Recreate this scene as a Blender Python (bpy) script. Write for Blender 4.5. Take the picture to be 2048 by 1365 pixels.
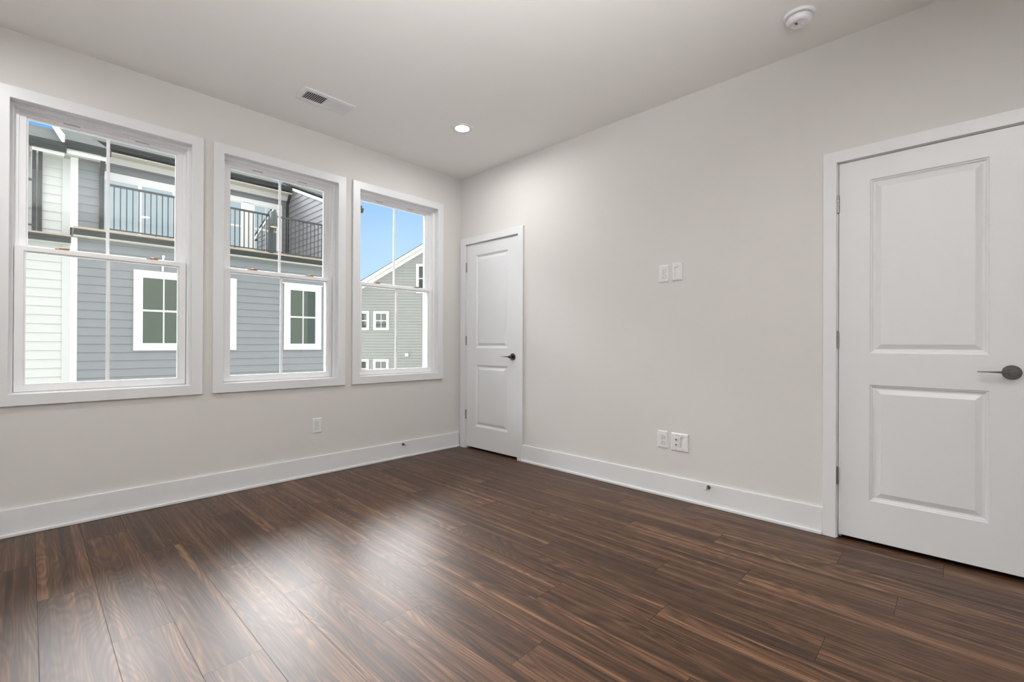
import bpy, bmesh, math, random
from mathutils import Vector, Matrix
random.seed(7)
S = bpy.context.scene
for o in list(bpy.data.objects): bpy.data.objects.remove(o)

# ------------------------------------------------------------------ camera
# World: room corner (window wall / right wall) is the origin, window wall is y = 0, right wall is x = 0, floor z = 0.
CAM = Vector((-3.074, -3.6933, 1.0539))
YAW, PITCH, ROLL, F = 0.7650, 0.0024, 0.0043, 927.67
fw = Vector((math.cos(YAW), math.sin(YAW), 0)); rt = Vector((math.sin(YAW), -math.cos(YAW), 0)); up = Vector((0, 0, 1))
f2 = fw*math.cos(PITCH)+up*math.sin(PITCH); u2 = up*math.cos(PITCH)-fw*math.sin(PITCH)
r3 = rt*math.cos(ROLL)+u2*math.sin(ROLL); u3 = u2*math.cos(ROLL)-rt*math.sin(ROLL)
cd = bpy.data.cameras.new('camera'); cam = bpy.data.objects.new('camera', cd); S.collection.objects.link(cam)
cd.sensor_fit = 'HORIZONTAL'; cd.sensor_width = 36; cd.lens = F/2048*36; cd.shift_y = 3.3/2048
cd.clip_start = .02; cd.clip_end = 500
cam.matrix_world = Matrix(((r3.x, u3.x, -f2.x, CAM.x), (r3.y, u3.y, -f2.y, CAM.y), (r3.z, u3.z, -f2.z, CAM.z), (0, 0, 0, 1)))
S.camera = cam

# ------------------------------------------------------------------ exposure, sky, large light
vs = S.view_settings
vs.view_transform = 'Standard'; vs.look = 'None'; vs.exposure = 0.0; vs.gamma = 1.0; vs.use_curve_mapping = False
SKY_FILL = 46.0       # added cloud deck lighting the room, beyond the houses opposite, above about 22 degrees
SKY_BACK = 2.85         # the same added deck on this side of the alley
LAMP = 500.0           # radiance of a downlight lens
FILL = 64.0            # added area fill behind the camera, aimed at the ceiling, watts
w = bpy.data.worlds.new('sky'); S.world = w; w.use_nodes = True
nt = w.node_tree; nt.nodes.clear(); N = nt.nodes.new; Lk = nt.links.new
tc = N('ShaderNodeTexCoord'); sx = N('ShaderNodeSeparateXYZ'); Lk(tc.outputs['Generated'], sx.inputs[0])
rp = N('ShaderNodeValToRGB'); Lk(sx.outputs['Z'], rp.inputs[0])
e = rp.color_ramp.elements; e[0].position = 0.0; e[0].color = (.82, .97, 1.13, 1); e[1].position = .33; e[1].color = (.14, .48, 1.12, 1)
m_ = rp.color_ramp.elements.new(.20); m_.color = (.49, .79, 1.13, 1)
# hazier towards +x
mx = N('ShaderNodeMix'); mx.data_type = 'RGBA'; mr = N('ShaderNodeMapRange'); Lk(sx.outputs['X'], mr.inputs[0])
mr.inputs[1].default_value = .1; mr.inputs[2].default_value = .75; mr.inputs[3].default_value = 0; mr.inputs[4].default_value = .62
Lk(mr.outputs[0], mx.inputs[0]); Lk(rp.outputs[0], mx.inputs[6]); mx.inputs[7].default_value = (.60, .88, 1.14, 1)
my = N('ShaderNodeMapRange'); Lk(sx.outputs['Y'], my.inputs[0]); my.inputs[1].default_value = 0; my.inputs[2].default_value = -.45; my.inputs[3].default_value = 0; my.inputs[4].default_value = .9
mz = N('ShaderNodeMix'); mz.data_type = 'RGBA'; Lk(my.outputs[0], mz.inputs[0]); Lk(mx.outputs[2], mz.inputs[6]); mz.inputs[7].default_value = (.86, 1.0, 1.04, 1)
# added cloud deck, above the part of the sky in view
nz = N('ShaderNodeTexNoise'); nz.inputs['Scale'].default_value = 3; nz.inputs['Detail'].default_value = 4; Lk(tc.outputs['Generated'], nz.inputs['Vector'])
ad = N('ShaderNodeMath'); ad.operation = 'MULTIPLY_ADD'; Lk(nz.outputs[0], ad.inputs[0]); ad.inputs[1].default_value = .10; Lk(sx.outputs['Z'], ad.inputs[2])
cm = N('ShaderNodeMapRange'); Lk(ad.outputs[0], cm.inputs[0]); cm.inputs[1].default_value = .385; cm.inputs[2].default_value = .46
mc = N('ShaderNodeMix'); mc.data_type = 'RGBA'; Lk(cm.outputs[0], mc.inputs[0]); Lk(mz.outputs[2], mc.inputs[6])
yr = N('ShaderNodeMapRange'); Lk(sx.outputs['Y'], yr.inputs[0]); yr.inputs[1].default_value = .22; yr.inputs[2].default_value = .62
yr.inputs[3].default_value = SKY_BACK; yr.inputs[4].default_value = SKY_FILL
xr = N('ShaderNodeMapRange'); Lk(sx.outputs['X'], xr.inputs[0]); xr.inputs[1].default_value = .05; xr.inputs[2].default_value = .45; xr.inputs[3].default_value = .46*SKY_FILL; xr.inputs[4].default_value = 1.15*SKY_FILL
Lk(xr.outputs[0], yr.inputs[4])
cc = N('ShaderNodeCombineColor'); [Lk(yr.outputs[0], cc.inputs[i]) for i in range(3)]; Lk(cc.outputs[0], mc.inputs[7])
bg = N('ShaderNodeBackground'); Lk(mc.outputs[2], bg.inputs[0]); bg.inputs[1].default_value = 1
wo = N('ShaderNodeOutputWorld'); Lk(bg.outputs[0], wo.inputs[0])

ld = bpy.data.lights.new('ceiling_fill', 'AREA'); ld.shape = 'RECTANGLE'; ld.size = 1.0; ld.size_y = .8; ld.energy = FILL; ld.color = (.985, .99, 1)  # fill light added to brighten ceiling and upper walls
lo = bpy.data.objects.new('ceiling_fill', ld); S.collection.objects.link(lo); lo.location = (-3.15, -3.95, 1.7); lo.rotation_euler = Vector((.58, .86, 1.5)).to_track_quat('-Z', 'Y').to_euler(); ld.spread = math.radians(102)
lo['kind'] = 'helper'

# ------------------------------------------------------------------ materials
def s2l(c):
    return tuple(((v/255)/12.92 if v/255 <= .04045 else ((v/255+.055)/1.055)**2.4) for v in c)
def mat(name, col, rough=.5, metal=0, spec=.5, var=.0, vscale=6, bump=0, bscale=200):
    m = bpy.data.materials.new(name); m.use_nodes = True; t = m.node_tree; b = t.nodes['Principled BSDF']
    b.inputs['Base Color'].default_value = (*col, 1); b.inputs['Roughness'].default_value = rough
    b.inputs['Metallic'].default_value = metal; b.inputs['Specular IOR Level'].default_value = spec
    c = t.nodes.new('ShaderNodeTexCoord')
    if var:
        n = t.nodes.new('ShaderNodeTexNoise'); n.inputs['Scale'].default_value = vscale; n.inputs['Detail'].default_value = 4
        t.links.new(c.outputs['Object'], n.inputs['Vector'])
        x = t.nodes.new('ShaderNodeMix'); x.data_type = 'RGBA'; t.links.new(n.outputs[0], x.inputs[0])
        x.inputs[6].default_value = (*[v*(1-var) for v in col], 1); x.inputs[7].default_value = (*[min(1, v*(1+var)) for v in col], 1)
        t.links.new(x.outputs[2], b.inputs['Base Color'])
    if bump:
        n = t.nodes.new('ShaderNodeTexNoise'); n.inputs['Scale'].default_value = bscale; n.inputs['Detail'].default_value = 3
        t.links.new(c.outputs['Object'], n.inputs['Vector'])
        k = t.nodes.new('ShaderNodeBump'); k.inputs['Strength'].default_value = bump; k.inputs['Distance'].default_value = .001
        t.links.new(n.outputs[0], k.inputs['Height']); t.links.new(k.outputs[0], b.inputs['Normal'])
    return m
def emat(name, col, strength):
    m = bpy.data.materials.new(name); m.use_nodes = True; t = m.node_tree; t.nodes.clear()
    e = t.nodes.new('ShaderNodeEmission'); e.inputs[0].default_value = (*col, 1); e.inputs[1].default_value = strength
    o = t.nodes.new('ShaderNodeOutputMaterial'); t.links.new(e.outputs[0], o.inputs[0]); return m
def glassmat(name, tint=(.975, .978, .98), refl=1.0):
    m = bpy.data.materials.new(name); m.use_nodes = True; t = m.node_tree; t.nodes.clear()
    a = t.nodes.new('ShaderNodeBsdfTransparent'); a.inputs[0].default_value = (*tint, 1)
    g = t.nodes.new('ShaderNodeBsdfGlossy'); g.inputs['Roughness'].default_value = .0
    f = t.nodes.new('ShaderNodeFresnel'); f.inputs[0].default_value = 1.45
    k = t.nodes.new('ShaderNodeMath'); k.operation = 'MULTIPLY'; k.inputs[1].default_value = refl; t.links.new(f.outputs[0], k.inputs[0])
    x = t.nodes.new('ShaderNodeMixShader'); t.links.new(k.outputs[0], x.inputs[0]); t.links.new(a.outputs[0], x.inputs[1]); t.links.new(g.outputs[0], x.inputs[2])
    o = t.nodes.new('ShaderNodeOutputMaterial'); t.links.new(x.outputs[0], o.inputs[0]); return m

M = {}
M['wall'] = mat('wall_paint', (.70, .685, .662), .75, spec=.3, bump=.12, bscale=260)
M['ceil'] = mat('ceiling_paint', (.86, .845, .82), .85, spec=.2, bump=.1, bscale=260)
M['trim'] = mat('white_trim_paint', (.775, .785, .80), .34, spec=.45, bump=.03, bscale=120)
M['vinyl'] = mat('white_vinyl', (.90, .905, .92), .3, spec=.45)
M['plastic'] = mat('white_plastic', (.80, .80, .81), .3)
M['dark'] = mat('dark_slot', (.03, .03, .03), .6)
M['palegrey'] = mat('grey_slot', (.52, .52, .53), .6)  # plain grey for latch slots, screws and jack plates
M['slotgrey'] = mat('shadow_gap', (.22, .22, .22), .7)
M['nickel'] = mat('satin_nickel', (.33, .33, .33), .34, metal=1)
M['chrome'] = mat('dark_satin_metal', (.13, .13, .13), .24, metal=1)
M['brown'] = mat('brown_lock', s2l((150, 104, 52)), .4)
M['lens'] = emat('lamp_lens', (1, 1, .99), LAMP)
M['glass'] = glassmat('window_glass')
M['rubber'] = mat('white_rubber', (.75, .75, .74), .5)

# wood floor: plank grain follows a per-plank UV
def woodmat():
    m = bpy.data.materials.new('walnut_plank'); m.use_nodes = True; t = m.node_tree; b = t.nodes['Principled BSDF']
    n = t.nodes.new; l = t.links.new
    uv = n('ShaderNodeUVMap'); uv.uv_map = 'grain'
    at = n('ShaderNodeAttribute'); at.attribute_name = 'tone'; at.attribute_type = 'GEOMETRY'
    def noise(scale, detail, rough, dist=0.):
        mp = n('ShaderNodeMapping'); mp.inputs['Scale'].default_value = scale; l(uv.outputs[0], mp.inputs[0])
        k = n('ShaderNodeTexNoise'); k.inputs['Scale'].default_value = 1; k.inputs['Detail'].default_value = detail
        k.inputs['Roughness'].default_value = rough; k.inputs['Distortion'].default_value = dist; l(mp.outputs[0], k.inputs['Vector']); return k.outputs[0]
    def math_(op, a, b_=None, c=None):
        k = n('ShaderNodeMath'); k.operation = op
        for i, v in enumerate((a, b_, c)):
            if v is None: continue
            if isinstance(v, (int, float)): k.inputs[i].default_value = v
            else: l(v, k.inputs[i])
        return k.outputs[0]
    figure = noise((.6, 5.5, 1), 2., .5, .35)                # broad figure
    rings = math_('SINE', math_('MULTIPLY', figure, 210.))       # cathedral contour lines
    rings = math_('MULTIPLY_ADD', rings, .5, .5)
    streak = noise((.5, 42., 1), 5, .7, .12)                    # long streaks
    wide = noise((.4, 13., 1), 2, .5, .2)
    fine = noise((3., 150., 1), 3, .7)                         # pores
    a = math_('MULTIPLY_ADD', rings, .10, math_('MULTIPLY', streak, .80))
    a = math_('MULTIPLY_ADD', fine, .34, a)
    a = math_('MULTIPLY_ADD', wide, .52, a)
    a = math_('MULTIPLY_ADD', at.outputs['Fac'], .03, a)
    r = n('ShaderNodeValToRGB'); l(math_('MULTIPLY_ADD', a, 2.45, -1.64), r.inputs[0])
    el = r.color_ramp.elements
    el[0].position = .0; el[0].color = (*s2l((38, 24, 15)), 1); el[1].position = 1.; el[1].color = (*s2l((120, 90, 65)), 1)
    for p, c in ((.26, (52, 33, 22)), (.5, (69, 47, 30)), (.76, (94, 66, 47))):
        q = el.new(p); q.color = (*s2l(c), 1)
    l(r.outputs[0], b.inputs['Base Color'])
    l(math_('MULTIPLY_ADD', fine, .08, .37), b.inputs['Roughness'])
    b.inputs['Specular IOR Level'].default_value = .32
    k = n('ShaderNodeBump'); k.inputs['Strength'].default_value = .12; k.inputs['Distance'].default_value = .0006
    l(math_('MULTIPLY_ADD', rings, .3, fine), k.inputs['Height']); l(k.outputs[0], b.inputs['Normal'])
    return m
M['wood'] = woodmat()
M['seam'] = mat('dark_seam', (.022, .016, .013), .8, spec=.1)

# outside
M['blue'] = mat('blue_grey_siding', (.228, .236, .255), .7, spec=.3, var=.05, vscale=3)
M['white'] = mat('white_siding', (.54, .54, .535), .6, spec=.3)
M['sage'] = mat('sage_siding', (.29, .298, .276), .7, spec=.3, var=.03, vscale=2)
M['extrim'] = mat('white_exterior_trim', (.86, .86, .86), .5)
M['black'] = mat('black_gutter', (.020, .024, .023), .45, var=.3, vscale=8)
M['rail'] = mat('black_railing', (.045, .049, .053), .45)
M['soffit'] = mat('cream_soffit', (.66, .64, .58), .7)
M['deckwood'] = mat('tan_deck_edge', (.50, .41, .32), .7, var=.2, vscale=10)
M['roof'] = mat('grey_shingle', (.075, .082, .079), 1.0, spec=0, var=.95, vscale=1)
_t = M['roof'].node_tree; _n = next(q for q in _t.nodes if q.type == 'TEX_NOISE'); _m = _t.nodes.new('ShaderNodeMapping'); _m.inputs['Scale'].default_value = (2.2, 12, 12)
_t.links.new(_t.nodes['Texture Coordinate'].outputs['Object'], _m.inputs[0]); _t.links.new(_m.outputs[0], _n.inputs['Vector'])
M['extglass'] = mat('exterior_window_glass', (.035, .05, .04), .03, spec=.9)
M['sliderglass'] = mat('slider_glass', (.66, .70, .70), .02, metal=1)
M['ground'] = mat('pale_concrete', (.36, .36, .34), .9, var=.12, vscale=.5)
M['hostsiding'] = mat('green_grey_siding', (.23, .26, .21), .7)
M['warm'] = emat('warm_lamp', (1, .82, .52), 1.15)
M['lampmetal'] = mat('grey_lamp_metal', (.07, .074, .078), .5)

# ------------------------------------------------------------------ mesh helpers
class MB:
    def __init__(s): s.v = []; s.f = []; s.sm = []
    def add(s, verts, faces, smooth=False):
        k = len(s.v); s.v += [tuple(v) for v in verts]; s.f += [tuple(i+k for i in f) for f in faces]; s.sm += [smooth]*len(faces)
    def box(s, x0, x1, y0, y1, z0, z1):
        x0, x1 = sorted((x0, x1)); y0, y1 = sorted((y0, y1)); z0, z1 = sorted((z0, z1))
        s.add([(x0, y0, z0), (x1, y0, z0), (x1, y1, z0), (x0, y1, z0), (x0, y0, z1), (x1, y0, z1), (x1, y1, z1), (x0, y1, z1)],
              [(0, 3, 2, 1), (4, 5, 6, 7), (0, 1, 5, 4), (1, 2, 6, 5), (2, 3, 7, 6), (3, 0, 4, 7)])
        return s
    def frame(s, x0, x1, z0, z1, w, y0, y1):
        """mitred rectangular frame in the xz plane; w = width or (left, right, bottom, top)"""
        l, r, b, t = (w,)*4 if not isinstance(w, tuple) else w
        o = [(x0, z0), (x1, z0), (x1, z1), (x0, z1)]; i = [(x0+l, z0+b), (x1-r, z0+b), (x1-r, z1-t), (x0+l, z1-t)]
        vs_ = [(p[0], y, p[1]) for y in (y0, y1) for p in o+i]
        fs = []
        for k in range(4):
            n = (k+1) % 4
            fs += [(k, n, 4+n, 4+k), (8+n, 8+k, 12+k, 12+n), (n, k, 8+k, 8+n), (4+k, 4+n, 12+n, 12+k)]
        s.add(vs_, fs); return s
    def lathe(s, prof, o, ax, seg=28, cap=True, smooth=True):
        """prof = [(radius, distance along ax)]"""
        ax = Vector(ax).normalized(); a = ax.orthogonal().normalized(); b = ax.cross(a); o = Vector(o); vs_ = []
        for r, d in prof:
            for k in range(seg):
                t = 2*math.pi*k/seg; vs_.append(o+ax*d+(a*math.cos(t)+b*math.sin(t))*r)
        fs = [(j*seg+k, j*seg+(k+1) % seg, (j+1)*seg+(k+1) % seg, (j+1)*seg+k) for j in range(len(prof)-1) for k in range(seg)]
        s.add(vs_, fs, smooth)
        if cap:
            n = len(vs_); s.add(vs_[:seg], [tuple(range(seg))]); s.add(vs_[-seg:], [tuple(range(seg))])
        return s
    def tube(s, pts, r, seg=12):
        for p, q in zip(pts[:-1], pts[1:]):
            p, q = Vector(p), Vector(q); s.lathe([(r, 0), (r, (q-p).length)], p, q-p, seg)
        return s
    def prism(s, poly, d):
        """poly: planar list of 3d points; d: extrusion vector"""
        n = len(poly); d = Vector(d); vs_ = [Vector(p) for p in poly]; vs_ += [p+d for p in vs_]
        s.add(vs_, [tuple(range(n))[::-1], tuple(range(n, 2*n))]+[(k, (k+1) % n, n+(k+1) % n, n+k) for k in range(n)]); return s
    def xf(s, fn): s.v = [tuple(fn(Vector(v))) for v in s.v]; return s
    def build(s, name, m, parent=None, bevel=0, loc=None):
        me = bpy.data.meshes.new(name); me.from_pydata(s.v, [], s.f)
        bm = bmesh.new(); bm.from_mesh(me); bmesh.ops.remove_doubles(bm, verts=bm.verts, dist=1e-5)
        bmesh.ops.recalc_face_normals(bm, faces=bm.faces); bm.to_mesh(me); bm.free()
        for p in me.polygons: p.use_smooth = False
        if any(s.sm):
            for p in me.polygons: p.use_smooth = True
            try: me.set_sharp_from_angle(angle=math.radians(40))
            except Exception: pass
        me.materials.append(m if not isinstance(m, str) else M[m])
        o = bpy.data.objects.new(name, me); S.collection.objects.link(o)
        if parent is not None:
            o.parent = parent; pw = world_loc(parent)
            me.transform(Matrix.Translation(-pw))
        elif loc is not None:
            me.transform(Matrix.Translation(-Vector(loc))); o.location = loc
        if bevel:
            b = o.modifiers.new('bevel', 'BEVEL'); b.width = bevel; b.segments = 2; b.limit_method = 'ANGLE'; b.angle_limit = math.radians(50)
            b.use_clamp_overlap = True
        return o
def world_loc(o):
    v = Vector((0, 0, 0))
    while o is not None: v = v+o.location; o = o.parent
    return v
def tag(o, label=None, cat=None, group=None, kind=None):
    for k, v in (('label', label), ('category', cat), ('group', group), ('kind', kind)):
        if v: o[k] = v
    return o
def thing(name, loc, label, cat, group=None, kind=None):
    o = bpy.data.objects.new(name, None); o.empty_display_size = .05; S.collection.objects.link(o); o.location = loc
    return tag(o, label, cat, group, kind)

# ------------------------------------------------------------------ room shell
H = 2.74; XL = -4.05; YB = -4.42; WT = .18
WIN = (-2.7375, -1.7245, -.7070)      # window centres
WHW, WZ0, WZ1 = .43, .752, 2.386      # rough opening half width, bottom, top
# window wall with three openings
b = MB(); xs = [XL]
for c in WIN: xs += [c-WHW, c+WHW]
xs.append(0.12)
for i in range(0, len(xs), 2): b.box(xs[i], xs[i+1], 0, WT, 0, H)
for c in WIN:
    b.box(c-WHW, c+WHW, 0, WT, 0, WZ0); b.box(c-WHW, c+WHW, 0, WT, WZ1, H)
tag(b.build('wall_left', 'wall'), 'greige painted wall with the three windows', 'wall', kind='structure')
# right wall with two door recesses
D1 = (-.107, -.818); D2 = (-3.2245, -3.9355); DH = 2.045; JG = .018
b = MB(); ys = [0, D1[0]+JG, D1[1]-JG, D2[0]+JG, D2[1]-JG, YB]
for i in range(0, 6, 2): b.box(0, .12, ys[i], ys[i+1], 0, H)
for d in (D1, D2):
    b.box(0, .12, d[0]+JG, d[1]-JG, DH+JG, H); b.box(.112, .12, d[0]+JG, d[1]-JG, 0, DH+JG)
tag(b.build('wall_right', 'wall'), 'greige painted wall with the two white panel doors', 'wall', kind='structure')
tag(MB().box(XL-.12, XL, YB, WT, 0, H).build('wall_behind', 'wall'), 'greige painted wall left of the camera', 'wall', kind='structure')
tag(MB().box(XL-.12, .12, YB-.12, YB, 0, H).build('wall_back', 'wall'), 'greige painted wall behind the camera', 'wall', kind='structure')
tag(MB().box(XL-.12, .12, YB-.12, WT, H, H+.2).build('ceiling', 'ceil'), 'flat off-white painted ceiling', 'ceiling', kind='structure')

# floor: planks 178.5 mm wide running towards the window wall, joints where the photo shows them
PW, PL = .1785, 1.2115; X0 = -2.5107
joint = {-4: -.5516, -3: -1.008, -2: -1.562, -1: -1.973, 0: -1.224, 1: -1.659, 2: -2.134, 3: -1.4255, 4: -1.874, 5: -2.437, 6: -1.636,
         7: -2.14, 8: -2.68, 9: -2.995, 10: -3.516, 11: -2.755, 12: -3.2755, 13: -3.648}
vv, ff, uvs, tone, mi = [], [], [], [], []
def fquad(x0, x1, y0, y1, z, uo, to, m):
    k = len(vv); vv.extend([(x0, y0, z), (x1, y0, z), (x1, y1, z), (x0, y1, z)]); ff.append((k, k+1, k+2, k+3))
    uvs.extend([(uo[0]+y0, uo[1]+x0), (uo[0]+y0, uo[1]+x1), (uo[0]+y1, uo[1]+x1), (uo[0]+y1, uo[1]+x0)]); tone.append(to); mi.append(m)
XF, G = .11, .0006
fquad(XL-.02, XF+.02, YB-.02, .02, -.0016, (0, 0), 0, 1)
for r in range(-9, 15):
    x0 = X0+r*PW; x1 = x0+PW
    if x1 < XL: continue
    x0c = max(x0, XL); x1c = min(x1, XF)
    if x1c <= x0c: continue
    j = joint.get(r, random.uniform(-3, -1)); y = j
    while y < .05: y += PL
    while y > YB:
        a, c = max(y-PL, YB), min(y, .01)
        if c > a+.005: fquad(x0c+G, x1c-G, a+G, c-G, 0, (random.uniform(0, 60), random.uniform(0, 60)), random.uniform(-1, 1), 0)
        y -= PL
me = bpy.data.meshes.new('floor'); me.from_pydata(vv, [], ff)
ul = me.uv_layers.new(name='grain')
for i, u in enumerate(uvs): ul.data[i].uv = u
ta = me.attributes.new('tone', 'FLOAT', 'FACE')
for i, v in enumerate(tone): ta.data[i].value = v
me.materials.append(M['wood']); me.materials.append(M['seam'])
for p, i in zip(me.polygons, mi): p.material_index = i
fo = bpy.data.objects.new('floor', me); S.collection.objects.link(fo); tag(fo, 'dark walnut plank floor', 'floor', kind='structure')

# baseboards with shoe moulding
def base(name, x0, x1, y0, y1, axis, label):
    r = thing(name, ((x0+x1)/2, (y0+y1)/2, 0), label, 'baseboard', kind='structure')
    if axis == 'x':
        MB().box(x0, x1, 0, -.014, 0, .150).build('board', 'trim', r, .003); MB().box(x0, x1, -.014, -.026, 0, .019).build('shoe_moulding', 'trim', r, .004)
    else:
        MB().box(0, -.014, y0, y1, 0, .150).build('board', 'trim', r, .003); MB().box(-.014, -.026, y0, y1, 0, .019).build('shoe_moulding', 'trim', r, .004)
base('baseboard_left', XL, -.0195, 0, 0, 'x', 'white baseboard under the three windows')
base('baseboard_right', 0, 0, -.8825, -3.152, 'y', 'white baseboard between the two doors')

# ------------------------------------------------------------------ windows
def window(i, c, label):
    r = thing('window_%d' % i, (c, 0, .70), label, 'window', kind='structure')
    # casing: four flat boards, mitred
    z0, z1 = .704, 2.4365; ow = .4775; iw = .4125; cw = ow-iw
    MB().frame(c-ow, c+ow, z0, z1, cw, -.018, 0).build('casing', 'trim', r, .0025)
    # jamb extension
    MB().frame(c-WHW, c+WHW, WZ0, WZ1, (.012, .012, .012, .012), .0, .05).build('jamb', 'trim', r)
    # vinyl main frame with steps for the two tracks
    f = MB().frame(c-WHW, c+WHW, WZ0, WZ1, (.026, .026, .020, .022), .05, .056)
    f.frame(c-WHW, c+WHW, WZ0, WZ1, (.032, .032, .020, .028), .056, .094)
    f.frame(c-WHW, c+WHW, WZ0, WZ1, (.050, .050, .030, .040), .094, .099)
    f.frame(c-WHW, c+WHW, WZ0, WZ1, (.041, .041, .034, .030), .099, .138)
    f.frame(c-WHW, c+WHW, WZ0, WZ1, (.062, .062, .050, .052), .138, .145)
    f.frame(c-WHW, c+WHW, WZ0, WZ1, (.034, .034, .034, .030), .145, .215)
    f.build('frame', 'vinyl', r, .0012)
    # lower sash (inner track)
    s = MB().frame(c-.395, c+.395, .774, 1.588, (.037, .037, .036, .026), .058, .092).frame(c-.358, c+.358, .810, 1.562, (.008, .008, .008, .007), .064, .086)
    lo_ = s.build('lower_sash', 'vinyl', r, .0015)
    MB().box(c-.351, c+.351, .073, .077, .816, 1.556).build('glass_pane', 'glass', lo_)
    MB().box(c-.0085, c+.0085, .068, .082, .815, 1.556).build('muntin', 'vinyl', lo_, .002)
    for sx_ in (-.205, .215):
        k = MB().box(c+sx_-.030, c+sx_+.030, .064, .086, 1.588, 1.594).build('sash_lock', 'brown', lo_, .002)
        MB().lathe([(.012, 0), (.012, .006), (.008, .008)], (c+sx_, .076, 1.594), (0, 0, 1), 16).box(c+sx_-.004, c+sx_+.034, .066, .074, 1.595, 1.600).build('lever', 'brown', k)
    # upper sash (outer track)
    s = MB().frame(c-.388, c+.388, 1.560, 2.354, (.038, .038, .032, .030), .101, .135).frame(c-.350, c+.350, 1.592, 2.324, (.007, .007, .007, .007), .107, .129)
    us = s.build('upper_sash', 'vinyl', r, .0015)
    MB().box(c-.344, c+.344, .116, .120, 1.597, 2.319).build('glass_pane', 'glass', us)
    MB().box(c-.008, c+.008, .111, .125, 1.597, 2.319).build('muntin', 'vinyl', us, .002)
    for sx_ in (-.165, .165): MB().box(c+sx_-.036, c+sx_+.036, .100, .1015, 2.336, 2.343).build('latch_slot', 'palegrey', us)
window(1, WIN[0], 'leftmost double-hung window, cut by the left edge of the photo')
window(2, WIN[1], 'middle double-hung window of the three')
window(3, WIN[2], 'rightmost double-hung window, nearest the narrow closet door')

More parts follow.
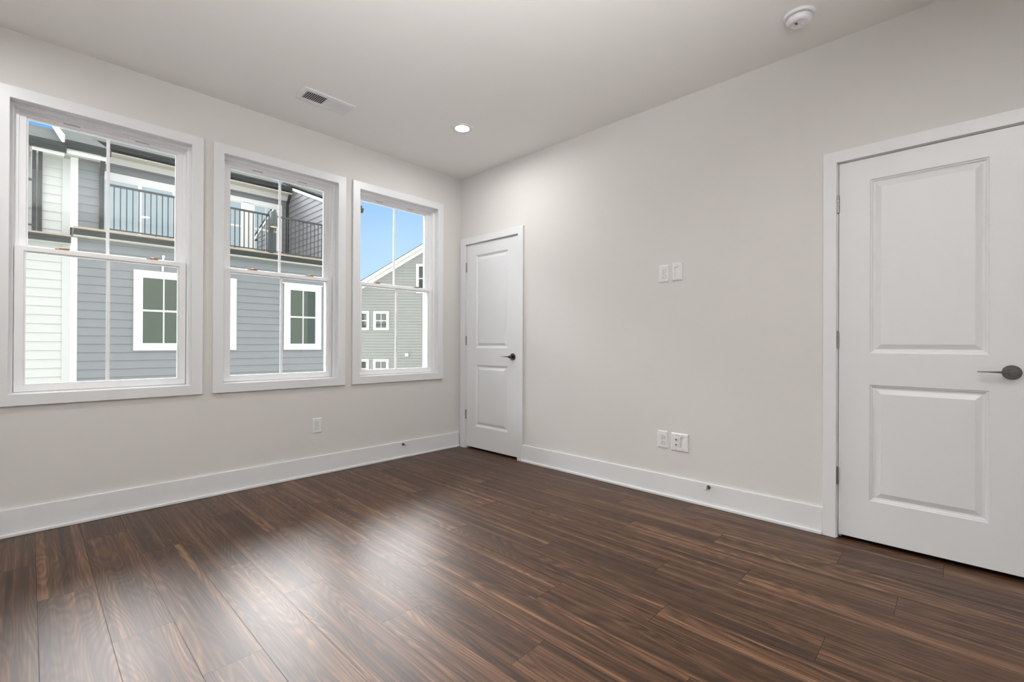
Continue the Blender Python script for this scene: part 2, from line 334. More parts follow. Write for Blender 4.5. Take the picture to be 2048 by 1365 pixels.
# ------------------------------------------------------------------ doors on the right wall
ZB = .022
def door(i, d, label, left_casing_w, right_end, swing_label):
    y0, y1 = d                                     # hinge side y0, latch side y1 (more negative)
    r = thing('door_%d' % i, (0, (y0+y1)/2, 0), label, 'door', kind='structure')
    w = y0-y1; h = DH+.0005; zb = ZB
    # casing
    ya = y0+.008; yb = y1-.008; zt = DH+.007; cw = .0635
    b = MB(); T = -.018
    L = [(T, ya, 0), (T, ya+left_casing_w, 0), (T, ya+left_casing_w, zt+cw), (T, ya, zt)]
    R = [(T, yb, 0), (T, yb, zt), (T, yb-cw, zt+cw), (T, yb-cw, 0)]
    P = [(T, ya, zt), (T, ya+left_casing_w, zt+cw), (T, yb-cw, zt+cw), (T, yb, zt)]
    for q in (L, R, P): b.prism(q, (-T, 0, 0))
    b.build('casing', 'trim', r, .0025)
    # jamb and stop
    g = .003
    b = MB(); b.box(0, .112, y0+g, y0+JG, 0, DH+JG); b.box(0, .112, y1-g, y1-JG, 0, DH+JG); b.box(0, .112, y0+g, y1-g, DH+g, DH+JG)
    b.box(.040, .052, y0+g, y0-.008, 0, DH+g); b.box(.040, .052, y1-g, y1+.008, 0, DH+g); b.box(.040, .052, y0-.008, y1+.008, DH-.008, DH+g)
    b.build('jamb', 'trim', r)
    # slab with two raised panels; local u from hinge side, z up, depth into +x
    ps = [((y0-y1)/2-.2205, (y0-y1)/2+.2205, .233, .845), ((y0-y1)/2-.2205, (y0-y1)/2+.2205, 1.012, 1.931)]
    us = [0, ps[0][0], ps[0][1], w]; zs = [zb, ps[0][2], ps[0][3], ps[1][2], ps[1][3], h]
    b = MB(); P3 = lambda u, z, dep=0.: (.001+dep, y0-u, z)
    for a in range(3):
        for c in range(5):
            if a == 1 and c in (1, 3): continue
            b.add([P3(us[a], zs[c]), P3(us[a+1], zs[c]), P3(us[a+1], zs[c+1]), P3(us[a], zs[c+1])], [(0, 1, 2, 3)])
    prof = [(0, 0), (.003, .0045), (.009, .0060), (.013, .0115), (.021, .0130), (.025, .0120), (.045, .0035), (.047, .0028)]
    for (ua, ub, za, zc) in ps:
        rings = [[P3(ua+k, za+k, dp), P3(ub-k, za+k, dp), P3(ub-k, zc-k, dp), P3(ua+k, zc-k, dp)] for k, dp in prof]
        for A, B in zip(rings[:-1], rings[1:]):
            for k in range(4): n = (k+1) % 4; b.add([A[k], A[n], B[n], B[k]], [(0, 1, 2, 3)])
        b.add(rings[-1], [(0, 1, 2, 3)])
    b.add([P3(0, zb), P3(w, zb), P3(w, h), P3(0, h), P3(0, zb, .035), P3(w, zb, .035), P3(w, h, .035), P3(0, h, .035)], [(0, 1, 5, 4), (1, 2, 6, 5), (2, 3, 7, 6), (3, 0, 4, 7), (4, 5, 6, 7)])
    b.build('slab', 'trim', r)
    # hinges
    for z in (.338, 1.080, 1.823):
        k = MB(); yy = y0+.0035; xx = -.0055
        for q in range(5): k.lathe([(.0062, .0006), (.0066, .001), (.0066, .0172), (.0062, .0176)], (xx, yy, z-.044+q*.0178), (0, 0, 1), 16)
        k.lathe([(.0045, 0), (.005, .004), (.002, .007)], (xx, yy, z+.045), (0, 0, 1), 12)
        k.box(-.004, .0012, yy-.0022, yy+.0022, z-.044, z+.045)
        k.build('hinge', 'nickel', r)
    # lever handle
    hy, hz = y1+.064, .934
    k = MB().lathe([(.0, -.0001), (.0325, 0), (.0325, -.006), (.030, -.0095), (.014, -.010)], (.001, hy, hz), (1, 0, 0), 40, cap=False)
    hd = k.build('handle', 'chrome', r); hd['label'] = 'dark satin metal lever handle'
    k = MB().lathe([(.0125, -.0095), (.012, -.030), (.0135, -.034), (.0135, -.050), (.011, -.053), (.0, -.0535)], (.001, hy, hz), (1, 0, 0), 24, cap=False)
    # flat tapering lever towards the hinges
    n = 9; prev = None; rings = []
    for q in range(n+1):
        t = q/n; yy = hy+.012+t*.100-.012*(1-t); xc = -.043-.004*math.sin(t*3.1)+.0; hh = .0115*(1-t)**1.6+.0036; dd = .0075-.0035*t
        rings.append([(xc-dd, yy, hz-hh*.35), (xc+dd, yy, hz-hh*.35), (xc+dd, yy, hz+hh*.55), (xc-dd, yy, hz+hh*.55)])
    for A, B in zip(rings[:-1], rings[1:]):
        k.add(A+B, [(0, 1, 5, 4), (1, 2, 6, 5), (2, 3, 7, 6), (3, 0, 4, 7)])
    k.add(rings[0], [(0, 1, 2, 3)]); k.add(rings[-1], [(0, 1, 2, 3)])
    k.build('lever', 'chrome', hd, .0015)
door(1, D1, 'narrow white two-panel closet door in the room corner', .068, 0, '')
door(2, D2, 'large white two-panel door at the right edge of the photo', .0635, 0, '')

# ------------------------------------------------------------------ wall plates
def on_wall(which, pos, z):
    """local (u right as seen, depth out of the wall, z) -> world"""
    if which == 'left': return lambda v: Vector((pos+v.x, -v.y, z+v.z))
    return lambda v: Vector((-v.y, pos-v.x, z+v.z))
def plate_mesh(wd, ht, fn, holes=()):
    b = MB(); t = .0080 if holes else .0055; k = .006
    o = [(-wd/2, -ht/2), (wd/2, -ht/2), (wd/2, ht/2), (-wd/2, ht/2)]
    q = [(x-math.copysign(k, x), z-math.copysign(k, z)) for x, z in o]
    vs_ = [(x, 0, z) for x, z in o]+[(x, .002, z) for x, z in o]+[(x, t, z) for x, z in q]
    fs = [(k_, (k_+1) % 4, 4+(k_+1) % 4, 4+k_) for k_ in range(4)]+[(4+k_, 4+(k_+1) % 4, 8+(k_+1) % 4, 8+k_) for k_ in range(4)]
    b.add(vs_, fs)
    # front face, split around the openings (openings: u0,u1,z0,z1, left to right)
    x = q[0][0]; zlo, zhi = q[0][1], q[2][1]
    for (a, c, d, e_) in holes:
        b.add([(x, t, zlo), (a, t, zlo), (a, t, zhi), (x, t, zhi)], [(0, 1, 2, 3)])
        b.add([(a, t, zlo), (c, t, zlo), (c, t, d), (a, t, d)], [(0, 1, 2, 3)]); b.add([(a, t, e_), (c, t, e_), (c, t, zhi), (a, t, zhi)], [(0, 1, 2, 3)])
        b.add([(a, t, d), (a, .0008, d), (a, .0008, e_), (a, t, e_)], [(0, 1, 2, 3)]); b.add([(c, t, d), (c, .0008, d), (c, .0008, e_), (c, t, e_)], [(0, 1, 2, 3)])
        b.add([(a, t, e_), (c, t, e_), (c, .0008, e_), (a, .0008, e_)], [(0, 1, 2, 3)]); b.add([(a, t, d), (c, t, d), (c, .0008, d), (a, .0008, d)], [(0, 1, 2, 3)])
        b.add([(a, .0008, d), (c, .0008, d), (c, .0008, e_), (a, .0008, e_)], [(0, 1, 2, 3)])
        x = c
    b.add([(x, t, zlo), (q[1][0], t, zlo), (q[1][0], t, zhi), (x, t, zhi)], [(0, 1, 2, 3)])
    return b.xf(fn)
def screw(fn, u, z, parent, y=.0055):
    MB().lathe([(.0032, 0), (.0032, .0006), (.002, .0011)], (u, y, z), (0, 1, 0), 14).xf(fn).build('screw', 'palegrey', parent)
def outlet(which, pos, z, label, group):
    fn = on_wall(which, pos, z); r = thing('wall_outlet', fn(Vector((0, 0, 0))), label, 'outlet', group)
    plate_mesh(.074, .120, fn).build('plate', 'plastic', r)
    for zz in (.0195, -.0195):
        ring = []
        for k in range(32):
            t = 2*math.pi*k/32; ring.append((max(-.0172, min(.0172, .0195*math.cos(t))), zz+max(-.0142, min(.0142, .0185*math.sin(t)))))
        b = MB(); n = 32
        b.add([(x, .0056, q) for x, q in ring]+[(x, .0082, q) for x, q in ring]+[(x*.93, .009, zz+(q-zz)*.93) for x, q in ring],
              [(k, (k+1) % n, n+(k+1) % n, n+k) for k in range(n)]+[(n+k, n+(k+1) % n, 2*n+(k+1) % n, 2*n+k) for k in range(n)]+[tuple(range(2*n, 3*n))])
        rc = b.xf(fn).build('receptacle', 'plastic', r)
        MB().box(-.0075, -.0052, .0085, .0093, zz+.0005, zz+.0085).box(.0052, .0075, .0085, .0093, zz+.001, zz+.008).lathe([(.0026, 0), (.0026, .0008)], (0, .0085, zz-.0065), (0, 1, 0), 14).xf(fn).build('slots', 'dark', rc)
        g = MB(); g.add([(x*1.07, .0057, zz+(q-zz)*1.08) for x, q in ring], [tuple(range(n))]); g.xf(fn).build('recess_line', 'slotgrey', rc)
    screw(fn, 0, 0, r)
GO = 'duplex wall outlets'
outlet('left', -1.475, .394, 'white duplex outlet low on the window wall', GO)
outlet('right', -2.2125, 1.548, 'upper white duplex outlet at chest height on the right wall', GO)
outlet('right', -2.2087, .392, 'lower white duplex outlet near the baseboard on the right wall', GO)
fn = on_wall('right', -2.3105, 1.5525); r = thing('low_voltage_plate', fn(Vector((0, 0, 0))), 'white wall plate with a recessed opening, right of the upper outlet', 'wall plate')
plate_mesh(.074, .122, fn, [(-.0175, .0175, -.034, .034)]).build('plate', 'plastic', r); screw(fn, 0, .048, r, .008); screw(fn, 0, -.048, r, .008)
b = MB(); b.add([(-.0172, .0009, .033), (.0172, .0074, .033), (.0172, .0074, -.033), (-.0172, .0009, -.033)], [(0, 1, 2, 3)]); b.xf(fn).build('hood', 'plastic', r)
fn = on_wall('right', -2.3322, .3866); r = thing('data_wall_plate', fn(Vector((0, 0, 0))), 'wide white two-gang plate with two jacks, right of the lower outlet', 'wall plate')
plate_mesh(.122, .122, fn, [(.0055, .0405, -.034, .034)]).build('plate', 'plastic', r)
for u in (-.023, .023): screw(fn, u, .048, r, .008); screw(fn, u, -.048, r, .008)
b = MB().box(-.0400, -.0060, .0080, .0090, -.0335, .0335).xf(fn); b.build('insert', 'plastic', r, .0008)
for z in (.017, -.018):
    k = MB().lathe([(.0062, 0), (.0062, .001)], (-.023, .0090, z), (0, 1, 0), 18).xf(fn).build('jack_plate', 'palegrey', r)
    MB().lathe([(.0040, 0), (.0040, .006), (.0025, .0065)], (-.023, .0100, z), (0, 1, 0), 16).xf(fn).build('jack', 'dark', k)
b = MB(); b.add([(.0058, .0009, .033), (.0402, .0074, .033), (.0402, .0074, -.033), (.0058, .0009, -.033)], [(0, 1, 2, 3)]); b.xf(fn).build('hood', 'plastic', r)

# door stops on the baseboards
def stop(which, pos, z, label):
    fn = on_wall(which, pos, z); r = thing('door_stop', fn(Vector((0, .014, 0))), label, 'door stop', 'door stops on the baseboards')
    MB().lathe([(.0125, .0142), (.0125, .017), (.0085, .026), (.0052, .034)], (0, 0, 0), (0, 1, 0), 20).xf(fn).build('base', 'chrome', r)
    MB().lathe([(.0046, .032), (.0046, .066)], (0, 0, 0), (0, 1, 0), 16).xf(fn).build('shaft', 'nickel', r)
    MB().lathe([(.0065, .065), (.0075, .068), (.0075, .078), (.006, .081)], (0, 0, 0), (0, 1, 0), 18).xf(fn).build('rubber_tip', 'rubber', r)
stop('left', -.684, .1225, 'small metal door stop on the baseboard under the rightmost window')
stop('right', -2.530, .1275, 'small metal door stop on the baseboard below the lower outlets')

# ------------------------------------------------------------------ ceiling fixtures
def downlight(x, y, label):
    r = thing('recessed_downlight', (x, y, H), label, 'ceiling light', 'recessed downlights')
    MB().lathe([(.082, 0), (.081, -.0035), (.076, -.006), (.0545, -.0065), (.0515, -.0055), (.0510, 0)], (x, y, H), (0, 0, 1), 48, cap=False).build('trim_ring', 'trim', r)
    MB().lathe([(.0, -.0030), (.0508, -.0030)], (x, y, H), (0, 0, 1), 48, cap=False, smooth=False).build('lens', 'lens', r)
downlight(-.735, -.900, 'lit round recessed downlight in the ceiling near the room corner')
for x, y, l in ((-2.0, -3.95, 'unseen downlight added to brighten the right wall'), (-3.315, -.900, 'recessed downlight beyond the left edge of the photo'), (-3.315, -3.52, 'recessed downlight behind the camera')):  # the first is an added lamp that lifts the upper right wall
    downlight(x, y, l)
# smoke detector
sx_, sy_ = -.357, -3.108
r = thing('smoke_detector', (sx_, sy_, H), 'round white smoke detector on the ceiling, top right of the photo', 'smoke detector')
D = (0, 0, -1); o_ = (sx_, sy_, H)
MB().lathe([(.071, 0), (.071, .008), (.068, .013), (.060, .015)], o_, D, 48).build('base', 'plastic', r)
MB().lathe([(.0535, .014), (.0535, .0195)], o_, D, 48).build('vent_slot', 'dark', r)
bd = MB().lathe([(.058, .0188), (.059, .021), (.0575, .034), (.050, .042), (.041, .0455), (.038, .044), (.0, .044)], o_, D, 48, cap=False).build('body', 'plastic', r)
k = MB()
for q in range(5): k.box(sx_-.020+q*.0045, sx_-.0178+q*.0045, sy_+.004, sy_+.017, H-.0447, H-.0438)
k.build('sounder_grille', 'dark', bd)
MB().lathe([(.008, .0438), (.008, .0455), (.006, .046)], (sx_+.012, sy_-.012, H), D, 20).build('test_button', 'plastic', bd)
# supply register
vx0, vx1, vy0, vy1 = -1.825, -1.470, -.606, -.419; vz = H-.007
r = thing('ceiling_vent', ((vx0+vx1)/2, (vy0+vy1)/2, H), 'white rectangular louvred air vent in the ceiling', 'vent')
swap = lambda v: Vector((v.x, v.z, H-v.y))
MB().frame(vx0, vx1, vy0, vy1, (.030, .030, .037, .037), 0, .007).xf(swap).box((vx0+vx1)/2-.006, (vx0+vx1)/2+.006, vy0+.036, vy1-.036, H-.007, H).build('frame', 'trim', r, .0015)
MB().box(vx0+.028, vx1-.028, vy0+.035, vy1-.035, H-.0006, H-.0001).build('duct_backing', 'dark', r)  # dark sheet painted in for the shade inside the duct
nsl = 11
for side in (0, 1):
    a0 = vx0+.031 if side == 0 else (vx0+vx1)/2+.007; a1 = (vx0+vx1)/2-.007 if side == 0 else vx1-.031
    for q in range(nsl):
        cx = a0+(q+.5)*(a1-a0)/nsl; dx = -.0045 if side == 0 else .0045
        MB().prism([(cx-dx, vy0+.036, H-.0012), (cx-dx+.0012, vy0+.036, H-.0012), (cx+dx+.0012, vy0+.036, H-.0068), (cx+dx, vy0+.036, H-.0068)], (0, vy1-vy0-.072, 0)).build('louvre', 'trim', r)
for x in (vx0+.012, vx1-.012):
    MB().lathe([(.003, .007), (.003, .008)], (x, (vy0+vy1)/2, H), D, 12).build('screw', 'palegrey', r)

# ------------------------------------------------------------------ outside
GZ = -3.4
tag(MB().box(-60, 80, .3, 120, GZ-.2, GZ).build('ground', 'ground'), 'pale concrete alley between the houses', 'ground', kind='structure')
# outer cladding of this house, so that windows opposite mirror it
b = MB(); xs = [-11]
for c in WIN: xs += [c-WHW, c+WHW]
xs.append(6)
for i in range(0, len(xs), 2): b.box(xs[i], xs[i+1], WT, WT+.025, GZ, 4.2)
for c in WIN: b.box(c-WHW, c+WHW, WT, WT+.025, GZ, WZ0); b.box(c-WHW, c+WHW, WT, WT+.025, WZ1, 4.2)
tag(b.build('wall_outer', 'hostsiding'), 'green grey outer siding of this house', 'wall', kind='structure')

def siding(b, O, U, Nn, zlist, span, ex=.177, lip=.017):
    """lap siding courses; zlist=(z0,z1); span(z)->list of (u0,u1) in metres along U"""
    O, U, Nn = Vector(O), Vector(U), Vector(Nn); z = zlist[0]
    while z < zlist[1]-1e-4:
        zt = min(z+ex, zlist[1])
        for (a0, a1), (c0, c1) in zip(span(z), span(zt)):
            P = lambda u, n, zz: O+U*u+Nn*n+Vector((0, 0, zz))
            p = [P(a0, lip, z), P(a1, lip, z), P(c1, .002, zt), P(c0, .002, zt), P(a0, 0, z), P(a1, 0, z), P(c1, 0, zt), P(c0, 0, zt)]
            b.add(p, [(0, 1, 2, 3), (0, 4, 5, 1), (4, 7, 6, 5), (0, 3, 7, 4), (1, 5, 6, 2), (2, 6, 7, 3)])
        z = zt
YF = 9.32; YU = 9.42; YS = 12.35; NY = (0, -1, 0); UX = (1, 0, 0)
EX = .1765
RS = .372; RZ = lambda y: 1.763+RS*y          # roof plane of the grey house
RZL = lambda y: 1.698+RS*y

def xwindow(house, x0, x1, z0, z1, y, panes, tw=.11, tall_mid=True, glass='extglass', name='window', mid=True):
    """white trimmed house window facing -y; panes = number of side by side sash units"""
    f = MB().frame(x0, x1, z0, z1, tw, y-.045, y).build(name, 'extrim', house)
    n = panes; xw = (x1-x0-2*tw); pw = (xw-(n-1)*.09)/n
    for k in range(n):
        a = x0+tw+k*(pw+.09); c = a+pw; zm = (z0+z1)/2
        if k < n-1: MB().box(c, c+.09, y-.04, y, z0+tw, z1-tw).build('mullion', 'extrim', f)
        s = MB().frame(a, c, z0+tw, z1-tw, .045, y-.035, y)
        if mid: s.box(a+.045, c-.045, y-.032, y, zm-.02, zm+.02)
        s.build('sash', 'extrim', f)
        MB().box(a+.04, c-.04, y-.024, y-.018, z0+tw+.04, z1-tw-.04).build('pane', glass, f)
        if mid: MB().box((a+c)/2-.012, (a+c)/2+.012, y-.030, y-.02, z0+tw+.045, z1-tw-.045).build('muntin', 'extrim', f)
    return f
def downspout(house, x, y, ztop, zbot, m='black', w=.038):
    b = MB()
    b.box(x-w, x+w, y-.075, y-.005, zbot+.12, ztop-.36)
    b.prism([(x-w, y-.075, ztop-.36), (x-w, y-.005, ztop-.36), (x-w, y-.27, ztop), (x-w, y-.34, ztop)], (2*w, 0, 0))
    b.prism([(x-w, y-.075, zbot+.12), (x-w, y-.005, zbot+.12), (x-w, y-.12, zbot), (x-w, y-.19, zbot)], (2*w, 0, 0))
    return b.build('downspout', m, house)
def gutter(house, x0, x1, y, z0, z1):
    """K-style gutter, front lip at y"""
    h = z1-z0
    return MB().prism([(x0, y+.11, z0), (x0, y+.03, z0), (x0, y+.018, z0+h*.45), (x0, y, z0+h*.7), (x0, y, z1), (x0, y+.11, z1)], (x1-x0, 0, 0)).build('gutter', 'black', house)

# ---- blue grey town house opposite
hg = thing('blue_grey_house', (0, YF, GZ), 'blue grey lap-sided house with roof terrace, seen through the left and middle windows', 'house')
b = MB(); siding(b, (0, YF, 0), UX, NY, (GZ, 3.20), lambda z: [(-2.40, 3.70)], EX); b.box(-2.48, 3.70, YF, YS+1, GZ, 3.3); b.build('lower_wall', 'blue', hg)
MB().box(-2.503, -2.395, YF-.028, YF, GZ, 3.19).build('corner_board', 'extrim', hg)
b = MB(); siding(b, (0, YU, 0), UX, NY, (3.40, 4.86), lambda z: [(-2.39, -1.985)], EX); b.box(-2.48, -1.985, YU, YS, 3.3, 5.1); b.build('bay_wall', 'blue', hg)
MB().box(-2.50, -2.385, YU-.028, YU, 3.40, 4.85).build('corner_board', 'extrim', hg)
MB().box(-2.05, -1.985, YU-.028, YU, 3.40, 4.85).build('corner_board', 'extrim', hg)
# terrace deck, ledge and gutter
MB().box(-2.46, 2.88, 9.17, YS, 3.30, 3.40).build('terrace_floor', 'deckwood', hg)
MB().box(-2.46, 2.88, 9.135, 9.17, 3.335, 3.375).build('deck_edge', 'deckwood', hg)
gutter(hg, -2.46, 3.72, 9.10, 3.228, 3.345)
MB().box(-2.46, 2.88, 9.15, YF, 3.205, 3.226).build('drip_edge', 'soffit', hg)
# setback wall with doors
b = MB(); siding(b, (0, YS, 0), UX, NY, (3.40, 5.80), lambda z: [(-1.98, 2.87)], EX); b.box(-1.98, 2.87, YS, YS+.2, 3.3, 6.1); b.build('terrace_wall', 'blue', hg)
MB().box(-1.98, 2.87, YS-.04, YS, 5.745, 5.90).build('frieze_board', 'extrim', hg)
MB().box(-1.98, 2.87, 11.97, YS, 5.90, 5.94).build('soffit', 'soffit', hg)
gutter(hg, -1.99, 2.80, 11.86, 5.985, 6.115)
# sliding door: two panels
sd = MB().frame(-2.10+.16, .42, 3.40, 5.50, (.16, .14, .04, .17), YS-.05, YS).build('sliding_door', 'extrim', hg)
for a, c in ((-1.78, -1.01), (-1.01, -.24), (-.24, .28)):
    MB().frame(a, c, 3.44, 5.33, (.045, .035, .10, .04), YS-.045, YS-.01).build('door_panel', 'extrim', sd)
    MB().box(a+.03, c-.03, YS-.03, YS-.024, 3.50, 5.30).build('pane', 'sliderglass', sd)
# door beside the lamp (two units with a mid rail)
f = MB().frame(.60, 2.66, 3.42, 5.56, (.12, .11, .10, .14), YS-.05, YS).build('window', 'extrim', hg)
MB().box(1.50, 1.80, YS-.05, YS, 3.5, 5.43).build('mullion', 'extrim', f)
for a, c in ((.72, 1.50), (1.80, 2.55)):
    MB().frame(a, c, 3.50, 5.43, .045, YS-.04, YS).box(a+.04, c-.04, YS-.04, YS, 4.63, 4.69).build('sash', 'extrim', f)
    MB().box(a+.04, c-.04, YS-.022, YS-.018, 3.54, 5.40).build('pane', 'sliderglass', f)
    if a > 1.6: MB().box(2.165, 2.19, YS-.03, YS, 3.54, 5.40).build('muntin', 'extrim', f)
# side wall of the right-hand bump-out, facing -x, under a sloping rake
b = MB()
def sp(z):
    zr = lambda y: RZ(y)-.19
    y0 = max(YF, (z+.19-1.763)/RS); return [(YF*0+y0, max(y0, YS))]
siding(b, (2.87, 0, 0), (0, 1, 0), (-1, 0, 0), (3.40, 6.15), sp, EX); b.prism([(2.872, YF, 3.3), (2.872, YS, 3.3), (2.872, YS, 6.16), (2.872, YF, 5.03)], (.82, 0, 0)); b.build('side_wall', 'blue', hg)
MB().prism([(2.83, 9.0, RZ(9.0)-.05), (2.83, YS+.1, RZ(YS+.1)-.05), (2.83, YS+.1, RZ(YS+.1)-.19), (2.83, 9.0, RZ(9.0)-.19)], (.05, 0, 0)).build('rake_board', 'extrim', hg)
MB().prism([(2.835, 11.99, 6.03), (2.835, 12.35, 6.03), (2.835, 12.35, 5.74)], (.06, 0, 0)).build('rake_return', 'extrim', hg)
# roof planes
def roofslab(house, x0, x1, ya, yb, zf, t=.17, name='roof'):
    return MB().prism([(x0, ya, zf(ya)-t), (x0, yb, zf(yb)-t), (x0, yb, zf(yb)), (x0, ya, zf(ya))], (x1-x0, 0, 0)).build(name, 'roof', house)
roofslab(hg, -2.60, -1.93, 9.06, 19.5, RZL)
roofslab(hg, -1.93, 2.83, 11.93, 19.5, RZL)
roofslab(hg, 2.83, 3.76, 9.06, 12.78, RZ, .10, name='roof_side')
MB().prism([(-2.64, 9.06, RZ(9.06)-.13), (-2.64, 19.5, RZ(19.5)-.13), (-2.64, 19.5, RZ(19.5)+.02), (-2.64, 9.06, RZ(9.06)+.02)], (.04, 0, 0)).build('rake_board', 'extrim', hg)
MB().box(-2.60, -1.93, 9.12, YU, 4.86, 4.90).build('soffit', 'soffit', hg); MB().box(-2.60, -1.93, 9.10, 9.13, 4.82, 4.97).build('fascia', 'extrim', hg)
gutter(hg, -2.58, -1.90, 9.02, 4.93, 5.065)
gutter(hg, 2.84, 3.79, 9.02, 4.93, 5.055)
downspout(hg, -2.02, YU, 4.93, 3.35)
downspout(hg, 2.83, YS-.02, 5.97, 3.40)
# lower windows
xwindow(hg, -1.495, .507, .872, 2.645, YF-.008, 2, .115)
xwindow(hg, 1.648, 2.643, .870, 2.645, YF-.008, 1, .115)
MB().box(1.61, 2.68, YF-.06, YF, 2.645, 2.67).build('drip_cap', 'extrim', hg)
pv = MB().tube([(-.985, YF-.03, 2.66), (-.972, YF-.03, 3.0)], .02, 12).lathe([(.028, 0), (.028, .05)], (-.972, YF-.03, 2.97), (0, 0, 1), 12); pv.build('white_rod', 'extrim', hg)  # short white rod with a thicker top end, above the window

# terrace railing
rl = thing('terrace_railing', (0, 9.22, 3.40), 'black metal railing along the roof terrace of the blue grey house', 'railing')
MB().box(-1.95, 2.86, 9.19, 9.245, 4.352, 4.392).build('top_rail', 'rail', rl); MB().box(-1.95, 2.86, 9.20, 9.235, 3.425, 3.452).build('bottom_rail', 'rail', rl)
x = -1.835; nb = 0
while x < 2.85:
    if abs(x-1.28) > .06:
        MB().box(x-.0095, x+.0095, 9.208, 9.227, 3.45, 4.355).build('baluster', 'rail', rl)
    x += .1037
for x in (-1.12, .45, 2.10): MB().box(x-.012, x+.012, 9.205, 9.23, 3.375, 3.43).build('foot', 'rail', rl)
MB().box(1.23, 1.335, 9.165, 9.27, 3.375, 4.44).box(1.22, 1.345, 9.155, 9.28, 4.44, 4.46).build('post', 'rail', rl)
# cylinder wall lamp on the side of the door wall / post
lp = thing('cylinder_lamp', (1.295, 9.08, 4.05), 'lit grey cylinder down-lamp on the railing post', 'wall lamp')
MB().lathe([(.092, 0), (.092, .37), (.086, .38)], (1.295, 9.070, 4.055), (0, 0, 1), 28).build('shade', 'lampmetal', lp)
MB().lathe([(.0, 0), (.082, 0)], (1.295, 9.070, 4.053), (0, 0, 1), 28, cap=False, smooth=False).build('bulb', 'warm', lp)

# ---- white town house to the left
hw = thing('white_house', (-5, YF, GZ), 'white lap-sided house at the left edge of the leftmost window', 'house')
b = MB(); siding(b, (0, YF-.01, 0), UX, NY, (GZ+.05, 3.0), lambda z: [(-10, -2.62)], EX); b.box(-10, -2.50, YF-.01, YS, GZ, 3.1); b.build('lower_wall', 'white', hw)
MB().box(-2.62, -2.505, YF-.036, YF-.01, GZ, 3.02).build('corner_board', 'white', hw)
b = MB(); siding(b, (0, YU, 0), UX, NY, (3.14, 4.79), lambda z: [(-3.055, -2.62)], EX); b.box(-3.06, -2.50, YU, YS, 3.0, 5.0); b.build('bay_wall', 'white', hw)
MB().box(-2.62, -2.50, YU-.026, YU, 3.14, 4.79).build('corner_board', 'white', hw)
MB().box(-10, -2.50, 9.16, YS, 3.10, 3.165).build('terrace_floor', 'deckwood', hw)
MB().box(-10, -2.50, 9.13, 9.17, 3.150, 3.195).build('deck_edge', 'deckwood', hw)
gutter(hw, -10, -2.50, 9.08, 3.035, 3.155)
MB().box(-10, -2.50, 9.15, YF, 3.010, 3.034).build('drip_edge', 'white', hw)
b = MB(); siding(b, (0, YS, 0), UX, NY, (3.2, 5.75), lambda z: [(-10, -2.9)], EX); b.box(-10, -2.9, YS, YS+.2, 3.1, 5.9); b.build('terrace_wall', 'white', hw)
RW = lambda y: 1.633+RS*y
roofslab(hw, -3.10, -2.60, 9.02, 13.56, RW); roofslab(hw, -10, -3.10, 11.93, 13.56, RW)
gutter(hw, -3.09, -2.575, 8.98, 4.80, 4.925)
gutter(hw, -10, -3.14, 11.86, 5.80, 5.93)
MB().box(-3.08, -2.60, 9.1, YU, 4.79, 4.82).build('soffit', 'soffit', hw); MB().box(-3.05, -2.60, 9.07, 9.10, 4.74, 4.86).build('fascia', 'extrim', hw)
downspout(hw, -2.935, YU, 4.80, 3.16, w=.030); downspout(hw, -3.018, YU, 4.80, 3.16, w=.028)
wr = thing('terrace_railing', (-5, 9.2, 3.2), 'black railing end at the far left of the leftmost window', 'railing')
MB().box(-6, -3.03, 9.19, 9.24, 4.17, 4.21).build('top_rail', 'rail', wr); MB().box(-6, -3.03, 9.20, 9.23, 3.30, 3.33).build('bottom_rail', 'rail', wr)
for k in range(12): MB().box(-3.20-k*.104, -3.181-k*.104, 9.205, 9.224, 3.33, 4.17).build('baluster', 'rail', wr)

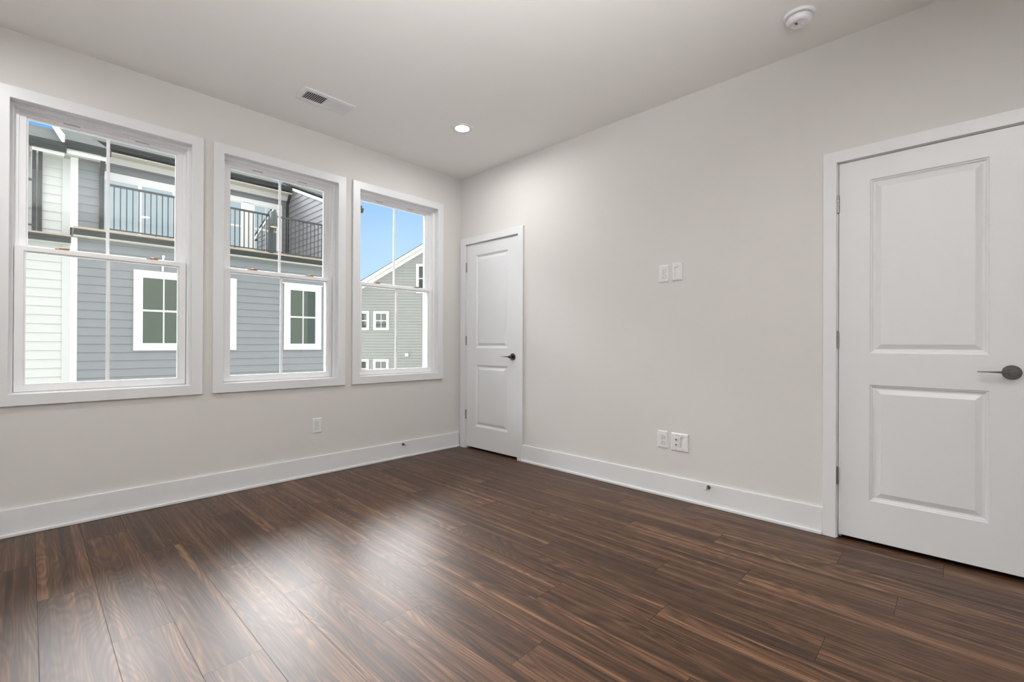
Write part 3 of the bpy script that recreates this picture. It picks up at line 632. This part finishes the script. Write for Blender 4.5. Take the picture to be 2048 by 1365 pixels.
# ---- sage house far to the right, turned to face this corner
ang = YAW-math.pi/2; RU = Vector((rt.x, rt.y, 0)); RN = Vector((-fw.x, -fw.y, 0)); GO_ = Vector((CAM.x, CAM.y, 0))+fw*29
hs = thing('sage_house', GO_+RU*-6+Vector((0, 0, GZ)), 'sage green gabled house seen through the rightmost window', 'house')
def gx(v): return GO_+RU*v.x+RN*(-v.y)+Vector((0, 0, v.z))   # local x right, y away, z up
PK = (-4.4, 7.90); SL = .609; ga = lambda x: PK[1]-SL*abs(x-PK[0])
b = MB()
def spg(z):
    if z < 4.3: return [(-10.3, 1.5)]
    hw_ = (PK[1]-.30-z)/SL; return [(max(-10.3, PK[0]-hw_), min(1.5, PK[0]+hw_))]
tmp = MB(); siding(tmp, (0, 0, 0), UX, NY, (GZ, 7.4), spg, EX, .026); tmp.prism([(-10.3, .01, GZ), (1.5, .01, GZ), (1.5, .01, 4.0), (PK[0], .01, 7.5), (-10.3, .01, 4.0)], (0, 8, 0))
tmp.xf(gx).build('gable_wall', 'sage', hs)
for sgn in (-1, 1):
    xe = PK[0]+sgn*6.3
    MB().prism([(PK[0], -.35, PK[1]), (xe, -.35, ga(xe)), (xe, -.35, ga(xe)-.20), (PK[0], -.35, PK[1]-.20)], (0, .05, 0)).xf(gx).build('rake_board', 'extrim', hs)
    MB().prism([(PK[0], -.30, PK[1]-.18), (xe, -.30, ga(xe)-.18), (xe, -.30, ga(xe)-.22), (PK[0], -.30, PK[1]-.22)], (0, .32, 0)).xf(gx).build('soffit', 'soffit', hs)
    MB().prism([(PK[0], -.04, PK[1]-.20), (xe, -.04, ga(xe)-.20), (xe, -.04, ga(xe)-.42), (PK[0], -.04, PK[1]-.42)], (0, .04, 0)).xf(gx).build('frieze_board', 'extrim', hs)
    MB().prism([(PK[0], -.38, PK[1]+.03), (xe, -.38, ga(xe)+.03), (xe, -.38, ga(xe)-.0), (PK[0], -.38, PK[1]-.0)], (0, 9, 0)).xf(gx).build('roof', 'roof', hs)
def swin(x0, x1, z0, z1, tw, mid=True):
    f = MB().frame(x0, x1, z0, z1, tw, -.06, 0).xf(gx).build('window', 'extrim', hs); zm, xm = (z0+z1)/2, (x0+x1)/2
    MB().box(x0+tw, x1-tw, -.03, -.025, z0+tw, z1-tw).xf(gx).build('pane', 'extglass', f)
    b = MB().box(xm-.012, xm+.012, -.045, -.02, z0+tw, z1-tw)
    if mid: b.box(x0+tw, x1-tw, -.05, -.02, zm-.025, zm+.025)
    b.xf(gx).build('muntin', 'extrim', f)
for z0, z1 in ((1.867, 3.055), (-1.13, .054)):
    swin(-8.66, -7.70, z0, z1, .15); swin(-9.90, -8.94, z0, z1, .15)
swin(-6.0, -4.9, 4.20, 6.02, .16)
MB().box(-6.66, -6.47, -.10, 0, .24, .43).xf(gx).build('vent_hood', 'extrim', hs)
# gutter end of the blue grey row nearest the rightmost window
